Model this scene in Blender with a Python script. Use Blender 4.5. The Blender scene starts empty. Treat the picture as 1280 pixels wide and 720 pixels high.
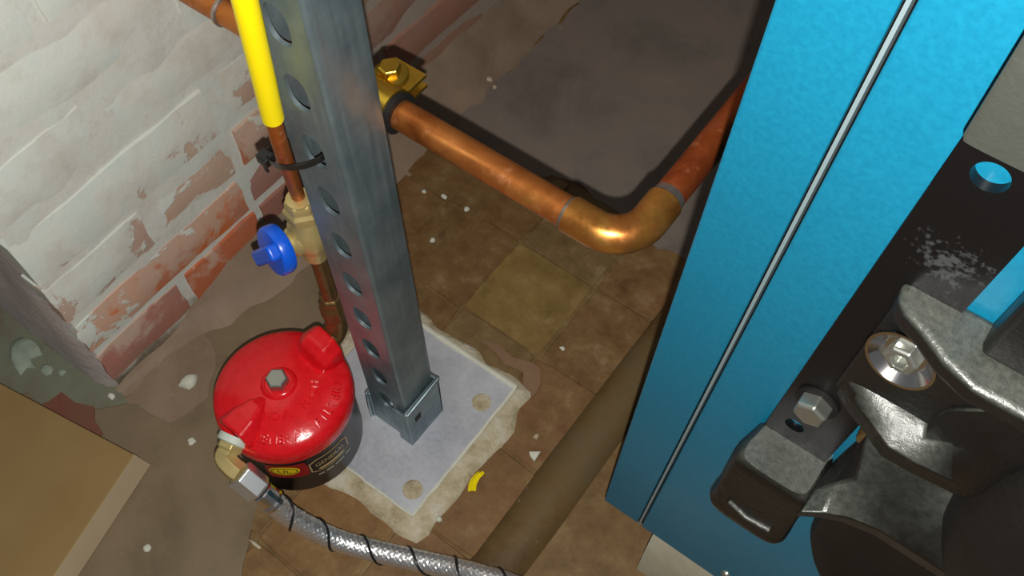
import bpy, bmesh, math, random
import numpy as np
from mathutils import Vector, Matrix, noise

random.seed(7)
COL = bpy.context.scene.collection
SC = bpy.context.scene
PI = math.pi

# ------------------------------------------------------------------ camera
# axes: x = away from the brick wall, y = along the brick wall, z up
CAM_H, FPX, NADIR = 0.8, 1200.0, 730.0
TH = math.atan(FPX / NADIR)
AZ = math.radians(36.5)
R_ = Vector((math.cos(AZ), math.sin(AZ), 0))
F_ = Vector((-math.sin(AZ), math.cos(AZ), 0))
FW = F_ * math.cos(TH) - Vector((0, 0, 1)) * math.sin(TH)
UP = F_ * math.sin(TH) + Vector((0, 0, 1)) * math.cos(TH)
CP = Vector((0, 0, CAM_H))
cd = bpy.data.cameras.new('camera')
cam = bpy.data.objects.new('camera', cd)
COL.objects.link(cam)
m = Matrix((R_, UP, -FW)).transposed().to_4x4()
m.translation = CP
cam.matrix_world = m
cd.sensor_width = 36.0
cd.lens = FPX * 36.0 / 1280.0
cd.clip_start = 0.02
SC.camera = cam

# ------------------------------------------------------------------ light
w = bpy.data.worlds.new('world')
SC.world = w
w.use_nodes = True
w.node_tree.nodes['Background'].inputs[0].default_value = (0.95, 0.97, 1.0, 1)
w.node_tree.nodes['Background'].inputs[1].default_value = 0.10
ld = bpy.data.lights.new('phone_flash', 'POINT')
ld.energy = 17.0
ld.color = (1.0, 0.97, 0.92)
ld.shadow_soft_size = 0.0025
lo = bpy.data.objects.new('phone_flash', ld)
COL.objects.link(lo)
lo.location = CP + R_ * 0.0015 - UP * 0.021
SC.view_settings.view_transform = 'Standard'
SC.view_settings.look = 'None'
SC.view_settings.gamma = 1.0
SC.view_settings.use_curve_mapping = False
SC.view_settings.exposure = 0.0


# ------------------------------------------------------------------ pixel -> point on a real plane
def ray(x, y):
    return R_ * ((x - 640) / FPX) - UP * ((y - 360) / FPX) + FW


def on_z(x, y, z=0.0):
    r = ray(x, y)
    return CP + r * ((z - CAM_H) / r.z)


def on_y(x, y, v):
    r = ray(x, y)
    return CP + r * (v / r.y)


# ------------------------------------------------------------------ object helpers
def empty(name, label, cat, loc, group=None):
    o = bpy.data.objects.new(name, None)
    COL.objects.link(o)
    o.location = loc
    o.empty_display_size = 0.02
    o['label'] = label
    o['category'] = cat
    if group:
        o['group'] = group
    return o


def tag(o, label=None, cat=None, group=None, kind=None):
    if label: o['label'] = label
    if cat: o['category'] = cat
    if group: o['group'] = group
    if kind: o['kind'] = kind
    return o


def obj(name, bm, mat, parent=None, smooth=40, bevel=0, segs=2, label=None, bang=30):
    """bm holds world coordinates; parents are plain translations"""
    me = bpy.data.meshes.new(name)
    if parent is not None:
        off = Vector(parent.location)
        q = parent.parent
        while q is not None:
            off += Vector(q.location)
            q = q.parent
        bmesh.ops.translate(bm, verts=bm.verts, vec=-off)
    bmesh.ops.recalc_face_normals(bm, faces=bm.faces)
    bm.to_mesh(me)
    bm.free()
    for p in me.polygons:
        p.use_smooth = smooth > 0
    if smooth > 0:
        me.set_sharp_from_angle(angle=math.radians(smooth))
    me.materials.append(mat)
    o = bpy.data.objects.new(name, me)
    COL.objects.link(o)
    if parent is not None:
        o.parent = parent
    if bevel:
        b = o.modifiers.new('bevel', 'BEVEL')
        b.width = bevel
        b.segments = segs
        b.limit_method = 'ANGLE'
        b.angle_limit = math.radians(bang)
        b.harden_normals = False
    if label:
        o['label'] = label
    return o


def B():
    return bmesh.new()


def box(bm, a, b):
    x0, y0, z0 = a
    x1, y1, z1 = b
    v = [bm.verts.new(p) for p in ((x0, y0, z0), (x1, y0, z0), (x1, y1, z0), (x0, y1, z0),
                                   (x0, y0, z1), (x1, y0, z1), (x1, y1, z1), (x0, y1, z1))]
    for f in ((0, 3, 2, 1), (4, 5, 6, 7), (0, 1, 5, 4), (1, 2, 6, 5), (2, 3, 7, 6), (3, 0, 4, 7)):
        bm.faces.new([v[i] for i in f])
    return bm


def prism(bm, pts, off):
    """closed polygon of 3D points swept by vector off"""
    off = Vector(off)
    a = [bm.verts.new(p) for p in pts]
    b = [bm.verts.new(Vector(p) + off) for p in pts]
    n = len(a)
    bm.faces.new(a)
    bm.faces.new(b[::-1])
    for i in range(n):
        bm.faces.new((a[i], b[i], b[(i + 1) % n], a[(i + 1) % n]))
    return bm


def frame(d):
    d = Vector(d).normalized()
    h = Vector((0, 0, 1)) if abs(d.z) < 0.9 else Vector((1, 0, 0))
    a = d.cross(h).normalized()
    return d, a, d.cross(a).normalized()


def rings(bm, rr, caps=True):
    vs = [[bm.verts.new(p) for p in r] for r in rr]
    n = len(vs[0])
    for i in range(len(vs) - 1):
        for j in range(n):
            k = (j + 1) % n
            bm.faces.new((vs[i][j], vs[i][k], vs[i + 1][k], vs[i + 1][j]))
    if caps:
        bm.faces.new(vs[0][::-1])
        bm.faces.new(vs[-1])
    return bm


def lathe(bm, base, d, prof, n=32, rot=0.0, caps=True):
    """prof: (radius, distance along d); n=6 gives hexagons"""
    d, a, b = frame(d)
    base = Vector(base)
    rr = []
    for r, t in prof:
        rr.append([base + d * t + (a * math.cos(rot + 2 * PI * j / n) + b * math.sin(rot + 2 * PI * j / n)) * max(r, 1e-5)
                   for j in range(n)])
    return rings(bm, rr, caps)


def tube(bm, path, r, n=24, caps=True):
    path = [Vector(p) for p in path]
    rr = []
    t = (path[1] - path[0]).normalized()
    _, a, b = frame(t)
    for i, p in enumerate(path):
        if i == 0: tn = (path[1] - path[0]).normalized()
        elif i == len(path) - 1: tn = (path[-1] - path[-2]).normalized()
        else: tn = ((path[i] - path[i - 1]).normalized() + (path[i + 1] - path[i]).normalized()).normalized()
        q = t.rotation_difference(tn)
        a = q @ a
        b = q @ b
        t = tn
        rad = r[i] if isinstance(r, (list, tuple)) else r
        rr.append([p + (a * math.cos(2 * PI * j / n) + b * math.sin(2 * PI * j / n)) * rad for j in range(n)])
    return rings(bm, rr, caps)


def spline(pts, n=12):
    pts = [Vector(p) for p in pts]
    out = []
    P = [pts[0] * 2 - pts[1]] + pts + [pts[-1] * 2 - pts[-2]]
    for i in range(1, len(P) - 2):
        for k in range(n):
            t = k / n
            a, b, c, d = P[i - 1], P[i], P[i + 1], P[i + 2]
            out.append(0.5 * ((2 * b) + (c - a) * t + (2 * a - 5 * b + 4 * c - d) * t * t + (3 * b - a - 3 * c + d) * t ** 3))
    out.append(pts[-1])
    return out


def nz(p, s, seed=0.0):
    return noise.noise(Vector(p) * s + Vector((seed, seed * 1.7, seed * 0.3)))


# ------------------------------------------------------------------ materials
def S(c):
    """sRGB 0-255 to linear"""
    out = []
    for v in c:
        v /= 255.0
        out.append(v / 12.92 if v <= 0.04045 else ((v + 0.055) / 1.055) ** 2.4)
    return tuple(out) + (1.0,)


class Mat:
    def __init__(self, name, rough=0.6, metal=0.0, spec=0.5):
        self.m = bpy.data.materials.new(name)
        self.m.use_nodes = True
        self.t = self.m.node_tree
        self.b = self.t.nodes['Principled BSDF']
        self.b.inputs['Roughness'].default_value = rough
        self.b.inputs['Metallic'].default_value = metal
        self.b.inputs['Specular IOR Level'].default_value = spec

    def n(self, ty, **kw):
        k = self.t.nodes.new(ty)
        for a, v in kw.items():
            setattr(k, a, v)
        return k

    def l(self, a, b):
        self.t.links.new(a, b)

    def pos(self, obj_coords=False):
        if obj_coords:
            return self.n('ShaderNodeTexCoord').outputs['Object']
        return self.n('ShaderNodeNewGeometry').outputs['Position']

    def noise(self, scale, detail=4, rough=0.6, vec=None, dist=0.0):
        k = self.n('ShaderNodeTexNoise')
        k.inputs['Scale'].default_value = scale
        k.inputs['Detail'].default_value = detail
        k.inputs['Roughness'].default_value = rough
        k.inputs['Distortion'].default_value = dist
        self.l(vec if vec is not None else self.pos(), k.inputs['Vector'])
        return k.outputs[0]

    def ramp(self, fac, stops):
        k = self.n('ShaderNodeValToRGB')
        e = k.color_ramp.elements
        while len(e) > 1: e.remove(e[-1])
        e[0].position = stops[0][0]
        e[0].color = stops[0][1]
        for p, c in stops[1:]:
            x = e.new(p)
            x.color = c
        self.l(fac, k.inputs[0])
        return k.outputs[0]

    def mix(self, fac, a, b, mode='MIX'):
        k = self.n('ShaderNodeMix', data_type='RGBA', blend_type=mode)
        for i, v in ((0, fac), (6, a), (7, b)):
            if isinstance(v, (int, float, tuple)):
                k.inputs[i].default_value = v
            else:
                self.l(v, k.inputs[i])
        return k.outputs[2]

    def math(self, op, a, b=0.0, clamp=False):
        k = self.n('ShaderNodeMath', operation=op, use_clamp=clamp)
        for i, v in enumerate((a, b)):
            if isinstance(v, (int, float)):
                k.inputs[i].default_value = v
            else:
                self.l(v, k.inputs[i])
        return k.outputs[0]

    def maprange(self, v, a, b, c=0.0, d=1.0):
        k = self.n('ShaderNodeMapRange')
        self.l(v, k.inputs[0])
        for i, q in enumerate((a, b, c, d)):
            k.inputs[i + 1].default_value = q
        return k.outputs[0]

    def color(self, c):
        if isinstance(c, tuple): self.b.inputs['Base Color'].default_value = c
        else: self.l(c, self.b.inputs['Base Color'])
        return self

    def rough(self, r):
        self.l(r, self.b.inputs['Roughness'])
        return self

    def bump(self, h, strength=0.5, dist=0.001):
        k = self.n('ShaderNodeBump')
        k.inputs['Strength'].default_value = strength
        k.inputs['Distance'].default_value = dist
        self.l(h, k.inputs['Height'])
        self.l(k.outputs[0], self.b.inputs['Normal'])
        return self


def g(v):
    return (v, v, v, 1.0)


def simple(name, c, rough=0.5, metal=0.0, spec=0.5, bump=None, var=0.0):
    M = Mat(name, rough, metal, spec)
    if var:
        n1 = M.noise(60, 5)
        lo_ = tuple(x * (1 - var) for x in c[:3]) + (1,)
        hi_ = tuple(min(1, x * (1 + var)) for x in c[:3]) + (1,)
        M.color(M.ramp(n1, [(0.3, lo_), (0.7, hi_)]))
    else:
        M.color(c)
    if bump:
        M.bump(M.noise(bump[0], 4), bump[1], bump[2])
    return M.m


def floor_mat(name, use_obj):
    M = Mat(name, 0.55, 0, 0.35)
    n1 = M.noise(7, 6, 0.65)
    n2 = M.noise(38, 6, 0.7)
    n3 = M.noise(220, 4, 0.6)
    if use_obj:
        base = M.n('ShaderNodeObjectInfo').outputs['Color']
    else:
        base = M.ramp(n1, [(0.3, S((96, 68, 40))), (0.5, S((120, 92, 56))), (0.7, S((122, 106, 76)))])
    dirt = M.ramp(n2, [(0.3, S((84, 62, 36))), (0.55, S((122, 98, 60))), (0.75, S((154, 136, 100)))])
    c = M.mix(M.maprange(n1, 0.32, 0.66, 0.3, 0.9), base, dirt)
    # red, brown and pale stains with their own outlines
    st = M.noise(11, 5, 0.6, dist=0.6)
    c = M.mix(M.maprange(st, 0.56, 0.70, 0.0, 0.45), c, S((112, 74, 46)))
    st2 = M.noise(17, 5, 0.7, dist=0.3)
    c = M.mix(M.maprange(st2, 0.60, 0.72, 0.0, 0.5), c, S((70, 50, 34)))
    c = M.mix(M.maprange(n3, 0.68, 0.76, 0.0, 0.35), c, S((158, 142, 112)))
    M.color(c)
    M.rough(M.maprange(n2, 0.3, 0.7, 0.42, 0.7))
    h = M.math('ADD', M.math('MULTIPLY', n2, 0.7), M.math('MULTIPLY', n3, 0.3))
    M.bump(h, 0.55, 0.0015)
    return M.m


M_FLOOR = floor_mat('worn_mortar_floor', False)
M_TILE = floor_mat('worn_quarry_tile', True)


def skim_mat(name, ca, cb, cc):
    M = Mat(name, 0.6, 0, 0.3)
    n1 = M.noise(9, 6, 0.65, dist=0.4)
    n2 = M.noise(60, 5, 0.65)
    c = M.ramp(n1, [(0.3, ca), (0.5, cb), (0.72, cc)])
    c = M.mix(M.maprange(n2, 0.35, 0.7, 0.0, 0.35), c, cb)
    c = M.mix(M.maprange(M.noise(160, 3), 0.70, 0.78, 0, 0.5), c, S((175, 165, 150)))
    M.color(c)
    M.bump(n2, 0.4, 0.0012)
    return M.m


M_SKIM = skim_mat('grey_cement_skim', S((102, 92, 84)), S((126, 115, 106)), S((142, 122, 109)))
M_SKIM2 = skim_mat('brown_cement_skim', S((102, 86, 64)), S((124, 109, 85)), S((140, 119, 97)))


def brick_mat():
    M = Mat('whitewashed_brick', 0.85, 0, 0.2)
    base = M.n('ShaderNodeObjectInfo').outputs['Color']
    n1 = M.noise(22, 6, 0.62, dist=0.5)
    n2 = M.noise(90, 5, 0.65)
    n3 = M.noise(14, 4, 0.5)
    b2 = M.mix(M.maprange(n2, 0.3, 0.7, 0.0, 0.4), base, S((186, 128, 100)))
    b2 = M.mix(M.maprange(n3, 0.5, 0.7, 0, 0.6), b2, S((172, 138, 128)))
    # coverage of the old whitewash: thick high up and to the left, worn away near the floor
    sp = M.n('ShaderNodeSeparateXYZ')
    M.l(M.pos(), sp.inputs[0])
    cov = M.math('ADD', M.math('MULTIPLY', sp.outputs[2], 2.9), M.math('MULTIPLY', sp.outputs[1], -0.95))
    cov = M.math('MINIMUM', M.math('ADD', cov, -0.06), 0.66)
    k = M.math('ADD', n1, M.math('MULTIPLY', cov, 0.85))
    k = M.math('ADD', k, M.math('MULTIPLY', n2, 0.16))
    wash = M.ramp(M.noise(30, 5), [(0.3, S((204, 204, 194))), (0.5, S((218, 222, 213))), (0.7, S((208, 221, 214)))])
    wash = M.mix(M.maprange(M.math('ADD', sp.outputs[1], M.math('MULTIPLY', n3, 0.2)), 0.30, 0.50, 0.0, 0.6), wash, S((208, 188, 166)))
    film = M.mix(0.62, b2, S((206, 190, 172)))
    c = M.mix(M.maprange(k, 0.50, 0.60), b2, film)
    c = M.mix(M.maprange(k, 0.70, 0.735), c, wash)
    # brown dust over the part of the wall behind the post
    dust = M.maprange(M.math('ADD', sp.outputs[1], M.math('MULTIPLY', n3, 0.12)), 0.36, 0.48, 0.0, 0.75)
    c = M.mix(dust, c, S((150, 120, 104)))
    M.color(c)
    M.bump(M.math('ADD', M.math('MULTIPLY', n2, 0.5), M.maprange(k, 0.70, 0.74, 0, 0.35)), 0.5, 0.0022)
    return M.m


M_BRICK = brick_mat()


def mortar_mat():
    M = Mat('lime_mortar', 0.9, 0, 0.15)
    n1 = M.noise(25, 6, 0.65)
    n2 = M.noise(130, 5, 0.65)
    c = M.ramp(n1, [(0.3, S((202, 199, 188))), (0.5, S((214, 215, 206))), (0.7, S((212, 220, 212)))])
    c = M.mix(M.maprange(n2, 0.55, 0.72, 0, 0.4), c, S((190, 180, 166)))
    sp = M.n('ShaderNodeSeparateXYZ')
    M.l(M.pos(), sp.inputs[0])
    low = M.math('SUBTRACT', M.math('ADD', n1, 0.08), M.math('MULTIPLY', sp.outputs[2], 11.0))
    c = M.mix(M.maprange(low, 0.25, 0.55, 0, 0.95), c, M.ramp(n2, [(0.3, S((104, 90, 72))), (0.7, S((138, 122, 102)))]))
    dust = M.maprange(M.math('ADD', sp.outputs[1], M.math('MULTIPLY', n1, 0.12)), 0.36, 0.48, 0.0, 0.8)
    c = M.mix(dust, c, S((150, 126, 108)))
    M.color(c)
    M.bump(M.math('ADD', n1, M.math('MULTIPLY', n2, 0.5)), 0.4, 0.002)
    return M.m


M_MORTAR = mortar_mat()


def return_mat():
    M = Mat('grey_plaster', 0.9, 0, 0.15)
    n1 = M.noise(18, 6, 0.6)
    n2 = M.noise(110, 5, 0.65)
    c = M.ramp(n1, [(0.3, S((186, 176, 172))), (0.6, S((206, 198, 194))), (0.75, S((190, 174, 166)))])
    M.color(c)
    M.bump(M.math('ADD', n1, n2), 0.5, 0.003)
    return M.m


M_RETURN = return_mat()
M_FILLET = skim_mat('dusty_mortar_fillet', S((116, 97, 78)), S((138, 118, 98)), S((156, 136, 115)))


def pad_mat():
    M = Mat('cream_mortar_bed', 0.85, 0, 0.2)
    n1 = M.noise(45, 6, 0.65)
    n2 = M.noise(190, 4, 0.6)
    c = M.ramp(n1, [(0.3, S((148, 134, 104))), (0.5, S((186, 174, 146))), (0.72, S((206, 200, 184)))])
    M.color(c)
    M.bump(M.math('ADD', n1, n2), 0.7, 0.003)
    return M.m


M_PAD = pad_mat()


def zinc(name, ca, cb, rough, metal=0.75, scale=30):
    M = Mat(name, rough, metal, 0.5)
    n1 = M.noise(scale, 4, 0.6)
    mp = M.n('ShaderNodeMapping')
    mp.inputs['Scale'].default_value = (1, 1, 0.06)
    M.l(M.pos(), mp.inputs[0])
    n2 = M.noise(260, 3, 0.5, vec=mp.outputs[0])
    c = M.ramp(n1, [(0.3, ca), (0.7, cb)])
    M.color(c)
    M.rough(M.maprange(n2, 0.3, 0.7, rough - 0.08, rough + 0.1))
    M.bump(n2, 0.08, 0.0004)
    return M.m


M_ZINC = zinc('galvanised_steel', S((116, 134, 142)), S((150, 165, 169)), 0.46, 0.75)
M_PLATE = zinc('zinc_plated_base', S((176, 178, 186)), S((206, 208, 214)), 0.5, 0.45, 22)
M_CHROME = simple('bright_nickel', g(0.78), 0.16, 1.0)
M_NUT = simple('brushed_nickel', g(0.85), 0.34, 0.9)
M_STEELBOLT = simple('dull_zinc_bolt', S((178, 180, 172)), 0.32, 0.9)
M_BRASS = simple('cast_brass', S((206, 186, 126)), 0.42, 0.62, bump=(160, 0.25, 0.0006), var=0.15)
M_BRASSB = simple('bright_brass', S((214, 176, 66)), 0.28, 0.95, bump=(120, 0.1, 0.0004), var=0.15)
M_BRASSD = simple('tarnished_brass', S((132, 106, 66)), 0.45, 0.8, bump=(160, 0.3, 0.0006), var=0.3)


def copper_mat(name, ca, cb, cc, rough, metal):
    M = Mat(name, rough, metal, 0.5)
    n1 = M.noise(16, 5, 0.6, dist=0.8)
    n2 = M.noise(95, 5, 0.65)
    c = M.ramp(n1, [(0.3, ca), (0.5, cb), (0.7, cc)])
    c = M.mix(M.maprange(n2, 0.58, 0.72, 0, 0.5), c, S((226, 160, 120)))
    M.color(c)
    M.rough(M.maprange(n2, 0.3, 0.7, rough - 0.08, rough + 0.14))
    return M.m


M_COPPER = copper_mat('aged_copper', S((158, 84, 38)), S((200, 122, 60)), S((212, 146, 72)), 0.36, 0.8)
M_COPPER2 = copper_mat('brown_copper', S((150, 78, 30)), S((176, 96, 38)), S((170, 88, 40)), 0.42, 0.6)
M_COPPER3 = copper_mat('reddish_copper', S((140, 62, 28)), S((176, 86, 42)), S((190, 110, 70)), 0.42, 0.75)
M_ELBOW = copper_mat('golden_copper_fitting', S((176, 104, 48)), S((212, 150, 72)), S((196, 120, 60)), 0.30, 0.85)
M_SOLDER = simple('tin_solder', S((172, 158, 148)), 0.35, 0.85, bump=(200, 0.3, 0.0006), var=0.3)
M_YELLOW = simple('yellow_plastic', S((250, 226, 8)), 0.42, 0, 0.4)
M_BLUEKNOB = simple('blue_plastic', S((12, 84, 206)), 0.3, 0, 0.5)
M_BLACKP = simple('black_plastic', g(0.012), 0.3, 0, 0.5)
M_RUBBER = simple('black_rubber', g(0.012), 0.6, 0, 0.3)


def red_mat():
    M = Mat('red_enamel_casting', 0.2, 0, 0.5)
    n2 = M.noise(140, 4, 0.6)
    M.color(M.ramp(n2, [(0.3, S((206, 16, 26))), (0.7, S((222, 26, 34)))]))
    M.bump(n2, 0.25, 0.0008)
    return M.m


M_RED = red_mat()
M_CAN = simple('black_gloss_enamel', S((24, 22, 27)), 0.3, 0, 0.3)
M_GOLD = simple('gold_print', S((196, 172, 120)), 0.4, 0.2)
M_YPRINT = simple('yellow_print', S((238, 208, 20)), 0.4)
M_RPRINT = simple('red_print', S((150, 20, 24)), 0.4)
M_WPRINT = simple('pale_print', S((190, 184, 170)), 0.4)
M_TAPE = simple('white_sealing_tape', S((196, 204, 192)), 0.55, bump=(150, 0.3, 0.0006))


def boiler_mat():
    M = Mat('teal_blue_enamel', 0.38, 0.0, 0.45)
    n1 = M.noise(420, 3, 0.6)
    n2 = M.noise(30, 4, 0.5)
    c = M.ramp(n1, [(0.3, S((10, 101, 130))), (0.7, S((16, 112, 141)))])
    c = M.mix(M.maprange(n2, 0.4, 0.7, 0, 0.12), c, S((12, 92, 122)))
    M.color(c)
    M.bump(n1, 0.05, 0.0005)
    return M.m


M_BLUE = boiler_mat()
M_TRIM = simple('bare_steel_edge', S((150, 172, 178)), 0.45, 0.5)
M_BRACKET = None


def iron_mat(name, base, rough, bs, bstr, spots=True, spec=0.7, dust=False):
    M = Mat(name, rough, 0.0, spec)
    n1 = M.noise(bs, 4, 0.65)
    n2 = M.noise(26, 5, 0.6)
    rust = S((92, 64, 46))
    c = M.mix(M.maprange(n2, 0.62, 0.74, 0, 0.5), base, rust) if spots else base
    if dust:
        # grey boiler-room dust lying on the upward faces
        ge = M.n('ShaderNodeNewGeometry')
        sp = M.n('ShaderNodeSeparateXYZ')
        M.l(ge.outputs['Normal'], sp.inputs[0])
        k = M.math('ADD', sp.outputs[2], M.math('MULTIPLY', M.math('SUBTRACT', n2, 0.5), 0.5))
        c = M.mix(M.maprange(k, 0.30, 0.70, 0.0, 1.0), c, M.ramp(n1, [(0.3, S((44, 47, 42))), (0.7, S((72, 75, 68)))]))
    M.color(c)
    M.rough(M.maprange(n2, 0.35, 0.7, rough - 0.1, rough + 0.12))
    M.bump(n1, bstr, 0.0014)
    return M.m


M_IRON = iron_mat('black_painted_cast_iron', S((15, 14, 13)), 0.36, 300, 0.35, True, 0.7, True)
M_IRONG = iron_mat('greyed_cast_iron', S((56, 58, 53)), 0.42, 260, 0.3, True, 0.6, True)
M_DOOR = iron_mat('matt_black_door_iron', S((17, 15, 13)), 0.55, 260, 0.35, True, 0.4)
M_BRACKET = iron_mat('black_gloss_steel', S((13, 12, 13)), 0.28, 90, 0.12, False, 0.35)


def cardboard(name, ca, cb):
    M = Mat(name, 0.9, 0, 0.1)
    mp = M.n('ShaderNodeMapping')
    mp.inputs['Scale'].default_value = (1, 1, 1)
    n1 = M.noise(12, 4, 0.55)
    wv = M.n('ShaderNodeTexWave')
    wv.inputs['Scale'].default_value = 55
    wv.inputs['Distortion'].default_value = 0.6
    M.l(M.pos(), wv.inputs['Vector'])
    c = M.ramp(n1, [(0.3, ca), (0.7, cb)])
    M.color(c)
    M.bump(wv.outputs[1], 0.05, 0.0006)
    return M.m


M_CARD = cardboard('brown_cardboard', S((142, 116, 74)), S((152, 126, 84)))
M_CARD2 = cardboard('pale_cardboard_edge', S((188, 166, 134)), S((198, 178, 148)))
M_PIPE = skim_mat('grimy_painted_pipe', S((70, 50, 29)), S((104, 82, 50)), S((98, 92, 70)))
M_BLOCK = skim_mat('pale_concrete_block', S((150, 142, 112)), S((186, 182, 160)), S((200, 198, 184)))
M_CHIP = simple('pale_plaster_chip', S((206, 206, 190)), 0.85, 0, 0.2, bump=(200, 0.4, 0.001), var=0.12)
M_CHIPG = simple('green_grey_plaster', S((150, 162, 146)), 0.9, 0, 0.2, bump=(150, 0.5, 0.002), var=0.2)

# ================================================================== FLOOR (structure)
CU, CV = [-0.4965 + 0.0905 * i for i in range(5)], [-0.124 + 0.094 * i for i in range(8)]
bm = box(B(), (-2.2, -1.2, -0.06), (2.4, 3.0, -0.0012))
floor = tag(obj('floor', bm, M_FLOOR, smooth=0), 'worn brown tiled boiler room floor with cement patches', kind='structure')


def jag(pts, amp, seed, step=0.012):
    """polygon with a crumbly outline"""
    out = []
    for i in range(len(pts)):
        a, b = Vector(pts[i]), Vector(pts[(i + 1) % len(pts)])
        n = max(1, int((b - a).length / step))
        for k in range(n):
            p = a.lerp(b, k / n)
            out.append(p + Vector((nz(p, 45, seed), nz(p, 45, seed + 5), 0)) * amp)
    return out


TILE_COL = [(122, 84, 50), (128, 100, 56), (112, 80, 48), (126, 82, 52), (116, 94, 62), (122, 92, 56)]
for i in range(len(CU) - 1):
    for j in range(len(CV) - 1):
        u0, u1, v0, v1 = CU[i], CU[i + 1], CV[j], CV[j + 1]
        if i == len(CU) - 2: u1 -= 0.018
        gap = 0.0007
        P = [(u0 + gap, v0 + gap), (u1 - gap, v0 + gap), (u1 - gap, v1 - gap), (u0 + gap, v1 - gap)]
        P = [(x + random.uniform(-.0018, .0018), y + random.uniform(-.0018, .0018)) for x, y in P]
        zt = random.uniform(-0.0002, 0.0009)
        pts = []
        for k in range(4):
            a, b = Vector((*P[k], zt)), Vector((*P[(k + 1) % 4], zt))
            for s in range(4):
                q = a.lerp(b, s / 4)
                inn = Vector(((u0 + u1) / 2, (v0 + v1) / 2, zt))
                pts.append(q + (inn - q) * (0.012 * random.random() + (0.03 if s == 0 else 0)))
        t = obj('tile', prism(B(), pts, (0, 0, -0.012)), M_TILE, floor, smooth=0, bevel=0.0009, segs=1)
        c = TILE_COL[(i * 5 + j * 3) % len(TILE_COL)]
        if (i, j) == (2, 5): c = (146, 120, 62)
        if j < 4 and i == 2: c = (150, 104, 60)
        if i == 1 and j > 3: c = (114, 76, 44)
        t.color = S(c)
# thin cement skims trowelled over the far and near parts of the floor
def skim(pts, mat, z, seed, name):
    q = jag([Vector((x, y, z)) for x, y in pts], 0.009, seed)
    return obj(name, prism(B(), q, (0, 0, -0.006)), mat, floor, smooth=0)


skim([(-0.462, 0.50), (-0.40, 0.49), (-0.31, 0.535), (-0.20, 0.515), (-0.10, 0.53), (1.9, 0.53), (1.9, 2.6), (-0.462, 2.6)],
     M_SKIM, 0.0016, 3, 'cement_skim')
skim([(-1.6, -0.9), (-0.25, -0.9), (-0.29, 0.02), (-0.335, 0.09), (-0.36, 0.17), (-0.41, 0.26), (-0.44, 0.34), (-0.53, 0.36), (-0.53, 0.2), (-1.6, 0.2)],
     M_SKIM2, 0.0010, 9, 'cement_skim')

M_MOSS = skim_mat('greenish_mortar_dirt', S((92, 94, 76)), S((122, 126, 106)), S((110, 88, 74)))
M_REDT = skim_mat('red_clay_stain', S((104, 62, 48)), S((124, 78, 62)), S((112, 92, 74)))
skim([(-0.90, -0.02), (-0.62, 0.0), (-0.58, 0.035), (-0.535, 0.040), (-0.50, 0.082), (-0.53, 0.088), (-0.62, 0.080), (-0.90, 0.075)], M_MOSS, 0.0022, 12, 'mortar_smear')
skim([(-0.565, 0.032), (-0.53, 0.015), (-0.495, 0.02), (-0.488, 0.05), (-0.515, 0.062), (-0.55, 0.055)], M_REDT, 0.0026, 14, 'clay_smear')
skim([(-0.50, 0.085), (-0.455, 0.095), (-0.44, 0.125), (-0.465, 0.17), (-0.505, 0.18)], M_FILLET, 0.0014, 15, 'mortar_smear')

M_PINK = skim_mat('pink_mortar_dirt', S((112, 84, 62)), S((132, 104, 80)), S((122, 96, 74)))
skim([tuple(on_z(x, y, 0.0))[:2] for x, y in ((598, 424), (622, 434), (642, 447), (668, 453), (680, 466), (664, 494), (652, 486), (655, 471), (634, 458), (606, 440))], M_PINK, 0.0018, 31, 'mortar_smear')

# ================================================================== BRICK WALL (structure)
WX = -0.512      # brick face
VC = 0.091       # free corner of the wall
bm = B()
# mortar core with a gently lumpy face, 3 mm behind the bricks
nu, nzz = 90, 44
V1, ZT = 1.75, 1.05
grid = []
for i in range(nu + 1):
    row = []
    for j in range(nzz + 1):
        y = VC + 0.002 + (V1 - VC) * (i / nu) ** 1.4
        z = ZT * j / nzz
        d = 0.0022 * nz((0, y, z), 30, 2) + 0.002 * nz((0, y, z), 9, 4)
        row.append(bm.verts.new((WX - 0.0025 + d, y, z)))
    grid.append(row)
for i in range(nu):
    for j in range(nzz):
        bm.faces.new((grid[i][j], grid[i + 1][j], grid[i + 1][j + 1], grid[i][j + 1]))
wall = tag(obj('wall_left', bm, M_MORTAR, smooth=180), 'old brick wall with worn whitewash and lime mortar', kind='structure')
# end face of the wall, plastered grey
bm = B()
gr = []
for i in range(25):
    gr.append([bm.verts.new((WX - 0.003 - 0.9 * (i / 24) ** 1.5, VC + 0.004 + (-0.016 * (1 - min(1.0, ZT * j / 30 / 0.20))) * min(1, (i + 0.6) / 3) + 0.005 * nz((i * .05, 0, j * .05), 9, 7) * min(1, i / 2), ZT * j / 30 - 0.002))
               for j in range(31)])
for i in range(24):
    for j in range(30):
        bm.faces.new((gr[i][j], gr[i][j + 1], gr[i + 1][j + 1], gr[i + 1][j]))
obj('end_plaster', bm, M_RETURN, wall, smooth=180)

CZ = [0.012, 0.0665, 0.1185, 0.1745, 0.236, 0.298]
while CZ[-1] < 1.0: CZ.append(CZ[-1] + 0.0595)
BC = [(168, 108, 92), (196, 108, 70), (150, 104, 94), (178, 118, 88), (162, 112, 100), (186, 122, 92)]


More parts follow.
